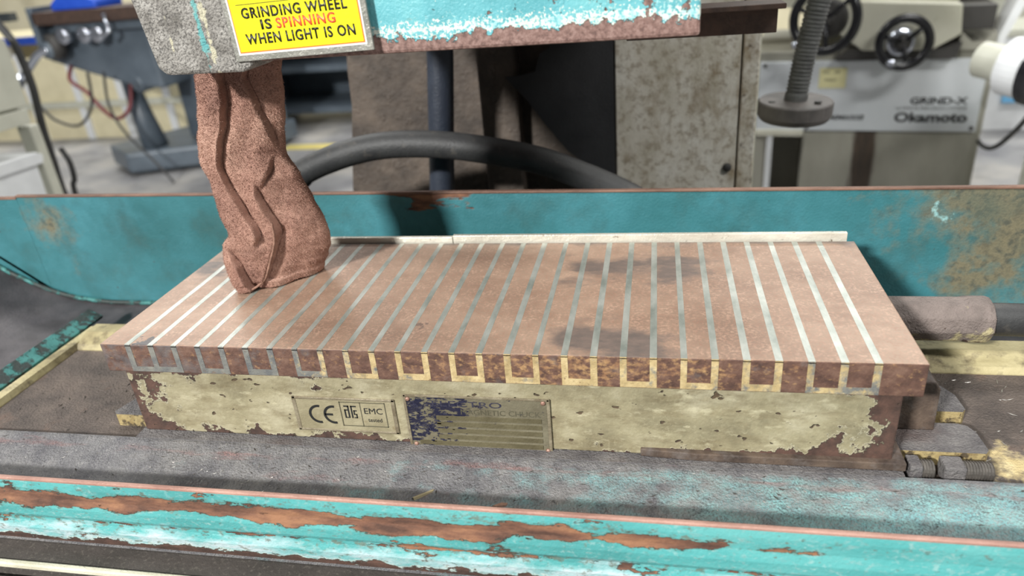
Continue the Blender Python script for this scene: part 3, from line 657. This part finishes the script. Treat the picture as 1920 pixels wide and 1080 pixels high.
handwheel((.212, -.14, .905), .108, (-.35, -1, .1), .017)

# motor / handwheel end at the right frame edge
mt = thing('cream_motor', 'cream cylindrical motor with stepped flange and black rim beyond the grinder', 'motor', (1.35, 2.1, 0))
ax = Vector((.62, -.78, -.12)).normalized()
c0 = Vector((1.080, 2.03, .815))
obj('motor_barrel', lathe(nb(), [(0, .045), (.004, .052), (.085, .052), (.09, .046)], c0, ax, 28), 'putty', mt, smooth=False, bevel=.002)
obj('motor_flange', lathe(nb(), [(.085, .05), (.09, .082), (.155, .082), (.16, .074)], c0, ax, 32), 'white', mt)
obj('black_rim', lathe(nb(), [(.158, .06), (.160, .092), (.185, .094), (.19, .085)], c0, ax, 32), 'black_gloss', mt)
obj('machine_body', box(nb(), 1.36, 1.7, 1.8, 2.25, 0, 1.0), 'putty', mt, bevel=.01)
obj('mount_arm', tube(nb(), [c0 + ax * .05, c0 + Vector((.14, .10, .0)), (1.36, 2.2, .80)], .035, 14), 'putty', mt, smooth=True)
obj('motor_cable', tube(nb(), spline([(1.215, 1.93, .70), (1.225, 2.0, .63), (1.24, 2.1, .56), (1.255, 2.2, .50), (1.27, 2.3, .46), (1.29, 2.42, .44), (1.325, 2.56, .43)], 6), .008, 10), 'rubber', mt, smooth=True, label='thin dark cable')
wb = thing('storage_box', 'white storage box with light blue label on the floor beyond the motor', 'box', (2.25, 4.35, 0))
bm = nb(); prism(bm, [(1.99, 0), (2.60, 0), (2.64, .30), (1.96, .30)], 1, 4.2, 4.6)
obj('box_body', bm, 'white', wb, bevel=.01)
obj('box_lid', box(nb(), 1.945, 2.655, 4.185, 4.615, .30, .345), 'white', wb, bevel=.008)
obj('box_label', box(nb(), 2.07, 2.25, 4.176, 4.1845, .17, .30), 'lblue', wb)
wb = thing('storage_box', 'plain white storage box on the floor behind the labelled one', 'box', (2.5, 5.2, 0))
bm = nb(); prism(bm, [(2.2, 0), (2.9, 0), (2.93, .40), (2.17, .40)], 1, 5.0, 5.5)
obj('box_body', bm, 'white', wb, bevel=.01)
obj('box_lid', box(nb(), 2.15, 2.95, 4.985, 5.515, .40, .45), 'putty', wb, bevel=.008)
sh = thing('grey_cabinet', 'tall pale grey steel cabinet against the cream wall behind the grinder', 'cabinet', (2.6, 6.4, 0))
obj('cabinet_body', box(nb(), 1.6, 4.2, 6.2, 6.9, 0, 1.9), 'putty', sh, bevel=.01)
for i in range(4):
    d = obj('cabinet_door', box(nb(), 1.62 + i * .645, 2.25 + i * .645, 6.18, 6.2, .08, 1.86), 'putty', sh, bevel=.006)
    obj('door_handle', box(nb(), 2.18 + i * .645, 2.2 + i * .645, 6.15, 6.18, .8, 1.0), 'ok_dark', d)

# ================================================================== KNEE MILL (left, behind)
ml = thing('milling_machine', 'dark grey knee milling machine with flat cast base in the left background', 'milling machine', (-3.1, 3.9, 0))
bm = nb()
base_lo = [(-3.62, 3.98), (-3.30, 3.72), (-2.55, 4.0), (-2.5, 4.6), (-3.2, 4.7)]
prism(bm, base_lo, 2, 0.025, .16)
obj('mill_base', bm, 'mill', ml, bevel=.02, seg=3)
bm = nb(); prism(bm, [(-3.55, 4.0), (-3.3, 3.80), (-2.62, 4.05), (-2.6, 4.5), (-3.2, 4.55)], 2, .0, .026)
obj('base_foot', bm, 'mill', ml)
obj('mill_column', prism(nb(), [(-3.05, 4.08), (-2.62, 4.02), (-2.5, 4.5), (-2.98, 4.55)], 2, .16, 1.8), 'mill', ml, bevel=.03, seg=3)
obj('elevating_screw', tube(nb(), [(-3.205, 3.92, .16), (-3.235, 3.92, .34), (-3.262, 3.92, .60)], lambda i: (.085, .07, .05)[i], 16), 'mill', ml, smooth=True)
obj('knee', prism(nb(), [(-3.70, .90), (-3.66, .77), (-3.46, .70), (-3.11, .585), (-2.90, .56), (-2.9, .95), (-3.6, .98)], 1, 3.75, 4.2), 'mill', ml, bevel=.02)
obj('knee_boss', lathe(nb(), [(0, .055), (.2, .055), (.21, .045), (.211, .030), (.06, .030)], (-3.02, 3.95, .615), (-.35, -.9, -.1), 20), 'mill', ml, smooth=True)
obj('mill_saddle', box(nb(), -3.50, -2.85, 3.70, 4.1, .93, .99), 'mill', ml, bevel=.01)
obj('mill_table', box(nb(), -3.60, -2.75, 3.66, 4.0, .985, 1.06), 'dark_metal', ml, bevel=.006)
obj('table_stop', box(nb(), -3.62, -3.58, 3.66, 3.9, .86, 1.09), 'mill', ml, bevel=.005)
obj('lock_lever', tube(nb(), [(-3.08, 3.64, 1.03), (-3.06, 3.62, .93), (-3.10, 3.60, .905)], .012, 10), 'chrome', ml, smooth=True)
for x in (-3.42, -3.27, -3.18):
    obj('dial', lathe(nb(), [(0, .045), (.05, .045), (.055, .03)], (x, 3.70, .915), (0, -1, 0), 20), 'chrome', ml, smooth=True)
obj('feed_dial', lathe(nb(), [(0, .075), (.07, .075), (.08, .05)], (-3.50, 3.72, .86), (-.6, -1, 0), 24), 'ok_dark', ml, smooth=True)
ca = obj('crank_arm', tube(nb(), spline([(-3.535, 3.64, .845), (-3.60, 3.62, .825), (-3.70, 3.60, .735), (-3.745, 3.58, .685)], 6), .024, 12), 'chrome', ml, smooth=True)
obj('crank_grip', tube(nb(), [(-3.75, 3.60, .70), (-3.755, 3.55, .665), (-3.755, 3.50, .64)], .034, 12), 'chrome', ca, smooth=True)
obj('crank_hub', lathe(nb(), [(0, .05), (.10, .05)], (-3.52, 3.72, .845), (-.2, -1, 0), 16), 'mill', ml, smooth=True)
bm = nb(); prism(bm, [(-3.47, 1.0605), (-3.16, 1.0605), (-3.16, 1.10), (-3.27, 1.15), (-3.40, 1.15), (-3.47, 1.10)], 1, 3.7, 3.95)
obj('machine_vice', bm, 'blue', None, bevel=.008, label='bright blue vice standing on the milling machine table', cat='vice')
obj('coolant_line', tube(nb(), spline([(-3.52, 3.78, .745), (-3.47, 3.66, .66), (-3.38, 3.66, .58), (-3.30, 3.66, .46), (-3.25, 3.70, .40), (-3.22, 3.80, .45), (-3.20, 3.86, .62)], 6), .012, 10), 'red', ml, smooth=True, label='dark red hose')
obj('mill_cord', tube(nb(), spline([(-3.33, 3.66, .70), (-3.36, 3.64, .50), (-3.50, 3.64, .38), (-3.66, 3.64, .42), (-3.80, 3.7, .50), (-3.95, 3.8, .36), (-4.1, 3.9, .012)], 6), .009, 8), 'rubber', None, smooth=True, label='thin black cord looping below the mill table', cat='cord')
obj('mill_cord', tube(nb(), spline([(-3.20, 3.64, .70), (-3.22, 3.62, .50), (-3.15, 3.60, .33), (-3.0, 3.58, .16), (-2.88, 3.56, .012)], 6), .008, 8), 'rubber', None, smooth=True, label='black cord hanging straight from the mill knee to the floor', cat='cord')

# left white machine cabinet
lc = thing('control_cabinet', 'putty and white machine cabinet with deep recess at the edge of the aisle', 'cabinet', (-2.1, 1.3, 0))
bm = nb(); prism(bm, [(.95, .850), (1.60, .838), (1.604, .884), (.95, .904)], 0, -2.5, -1.85)
prism(bm, [(.95, .912), (1.605, .892), (1.612, .90), (1.615, 1.09), (1.55, 1.13), (.95, 1.16)], 0, -2.5, -1.85)
obj('upper_housing', bm, 'putty', lc, bevel=.003)
obj('housing_core', prism(nb(), [(.96, .870), (1.585, .860), (1.585, 1.05), (.96, 1.10)], 0, -2.48, -1.87), 'putty', lc)
obj('recess_panel', prism(nb(), [(.95, .765), (1.575, .752), (1.590, .84), (.95, .855)], 0, -2.5, -2.10), 'mill', lc)
bm = nb(); prism(bm, [(.95, .735), (1.575, .712), (1.585, .738), (1.56, .752), (.95, .775)], 0, -2.5, -1.835)
obj('white_shelf', bm, 'white', lc, bevel=.004)
bm = nb(); prism(bm, [(.95, 0), (1.53, 0), (1.565, .715), (.95, .738)], 0, -2.5, -1.85)
obj('lower_body', bm, 'white', lc, bevel=.008)
obj('grey_post', box(nb(), -1.90, -1.85, 1.585, 1.625, 0, .83), 'putty', lc, bevel=.004)
obj('cabinet_cable', tube(nb(), spline([(-1.95, 1.66, 1.22), (-1.875, 1.66, 1.10), (-1.86, 1.66, 1.045), (-1.855, 1.66, .945), (-1.868, 1.66, .85), (-1.875, 1.66, .78), (-1.88, 1.66, .68), (-1.885, 1.66, .60), (-1.89, 1.66, .2), (-1.89, 1.66, .012)], 6), .012, 10), 'rubber', None, smooth=True, label='thick black cable hanging down the side of the putty cabinet', cat='cable')
obj('cabinet_cable', tube(nb(), spline([(-1.862, 1.69, .73), (-1.845, 1.69, .68), (-1.85, 1.69, .62), (-1.868, 1.69, .56), (-1.88, 1.70, .2), (-1.88, 1.70, .012)], 6), .009, 10), 'rubber', None, smooth=True, label='short looped black cable beside the thick cabinet cable', cat='cable')

# things by the back wall on the left
wk = thing('workbench', 'cream workbench with blue edged top in the far left background', 'workbench', (-6.2, 5.6, 0))
bm = nb(); box(bm, -7.6, -4.9, 5.5, 6.3, .72, .78)
obj('bench_top', bm, 'cream', wk, bevel=.008)
obj('bench_edge', box(nb(), -7.6, -4.9, 5.47, 5.5, .715, .78), 'blue', wk)
for x in (-7.5, -6.6, -5.75, -5.0):
    obj('bench_leg', box(nb(), x - .04, x + .04, 5.55, 5.63, 0, .72), 'white', wk)
obj('bench_back', box(nb(), -7.55, -4.95, 6.22, 6.26, 0.02, .72), 'cream', wk)
pt = thing('cream_partition', 'low cream partition standing behind the knee milling machine', 'partition', (-4.6, 4.9, 0))
obj('partition_panel', box(nb(), -6.4, -3.0, 4.88, 4.94, 0, .66), 'cream', pt)
for x in (-6.3, -5.6, -4.95, -4.5, -4.1, -3.7, -3.2):
    obj('partition_post', box(nb(), x - .03, x + .03, 4.855, 4.88, 0, .70), 'white', pt)
obj('partition_rail', box(nb(), -6.4, -3.0, 4.845, 4.88, .26, .31), 'putty', pt)
fr = thing('dark_frame', 'dark steel frame rising beside the far workbench', 'frame', (-6.5, 5.2, 0))
obj('frame_post', prism(nb(), [(-6.15, 0), (-6.05, 0), (-6.20, 1.9), (-6.30, 1.9)], 1, 5.2, 5.28), 'mill_dark', fr)
obj('frame_rail', box(nb(), -7.6, -5.2, 5.2, 5.28, .93, 1.0), 'mill_dark', fr)
bc = thing('steel_rack', 'dark open steel rack seen between the rag and the column', 'rack', (-2.5, 5.2, 0))
for x in (-3.05, -2.12):
    obj('rack_post', box(nb(), x, x + .07, 5.0, 5.6, 0, 1.5), 'mill', bc)
for z in (.10, .42, .80, 1.2):
    obj('rack_shelf', box(nb(), -2.98, -2.12, 5.0, 5.6, z, z + .05), 'mill', bc)
obj('rack_back', box(nb(), -2.98, -2.12, 5.55, 5.6, .15, 1.45), 'mill', bc)
for nm, a in (('floor_line', (-2.5, 1.0, 4.30, 4.42)),):
    obj(nm, box(nb(), *a, .0, .003), 'line', None, label='worn yellow safety line painted across the workshop floor', cat='floor marking')

# ================================================================== LOOSE CHIPS
bm = nb(); rr = random.Random(5)
def gutz(y): return .9094 + (y + .004) * .14 + .0001 if y > -.014 else .9080 + (y + .014) * .163 + .0001
def chip(bm, x, y, z, l, w, a):
    d = Vector((math.cos(a), math.sin(a), 0)); q = Vector((-d.y, d.x, 0)); p = Vector((x, y, z))
    v = [bm.verts.new(p - d * l + Vector((0, 0, .0002))), bm.verts.new(p + q * w), bm.verts.new(p + d * l + Vector((0, 0, .0004))), bm.verts.new(p - q * w), bm.verts.new(p + Vector((0, 0, w)))]
    for i in range(4): bm.faces.new((v[i], v[(i + 1) % 4], v[4]))
for k in range(170):
    cy = rr.uniform(-.07, -.004); chip(bm, rr.uniform(-.42, .42), cy, gutz(cy), rr.uniform(.0006, .0022), rr.uniform(.0002, .0005), rr.uniform(0, PI))
for k in range(60):
    chip(bm, rr.uniform(.34, .50), rr.uniform(.005, .14), .9003, rr.uniform(.0006, .004), rr.uniform(.0003, .0006), rr.uniform(0, PI))
obj('metal_chips', bm, 'chip', None, label='tiny bright metal chips scattered over the tray', cat='chips', kind='stuff')
bm = nb()
for k in range(130):
    cy = rr.uniform(-.07, -.004); chip(bm, rr.uniform(-.46, .42), cy, gutz(cy), rr.uniform(.0008, .0035), rr.uniform(.0003, .0008), rr.gauss(0, .5))
for k in range(60):
    chip(bm, rr.uniform(-.46, -.30), rr.uniform(.005, .14), .9003, rr.uniform(.0006, .003), rr.uniform(.0003, .0008), rr.uniform(0, PI))
obj('dark_flakes', bm, 'dark_chip', None, label='small dark flakes scattered over the tray', cat='flakes', kind='stuff')
bm = nb(); prism(bm, [(-.041, -.0455), (-.029, -.0365), (-.0275, -.0362), (-.0285, -.0380), (-.040, -.0465)], 2, .9030, .9052)
obj('wood_sliver', bm, 'straw', None, label='pale wood sliver lying in the front gutter', cat='sliver')
bm = nb(); prism(bm, [(.0185, -.0475), (.024, -.0440), (.0285, -.0440), (.0275, -.0462), (.021, -.0480)], 2, .9025, .9042)
obj('rust_flake', bm, 'copper', None, label='reddish rust flake lying in the front gutter', cat='flake')
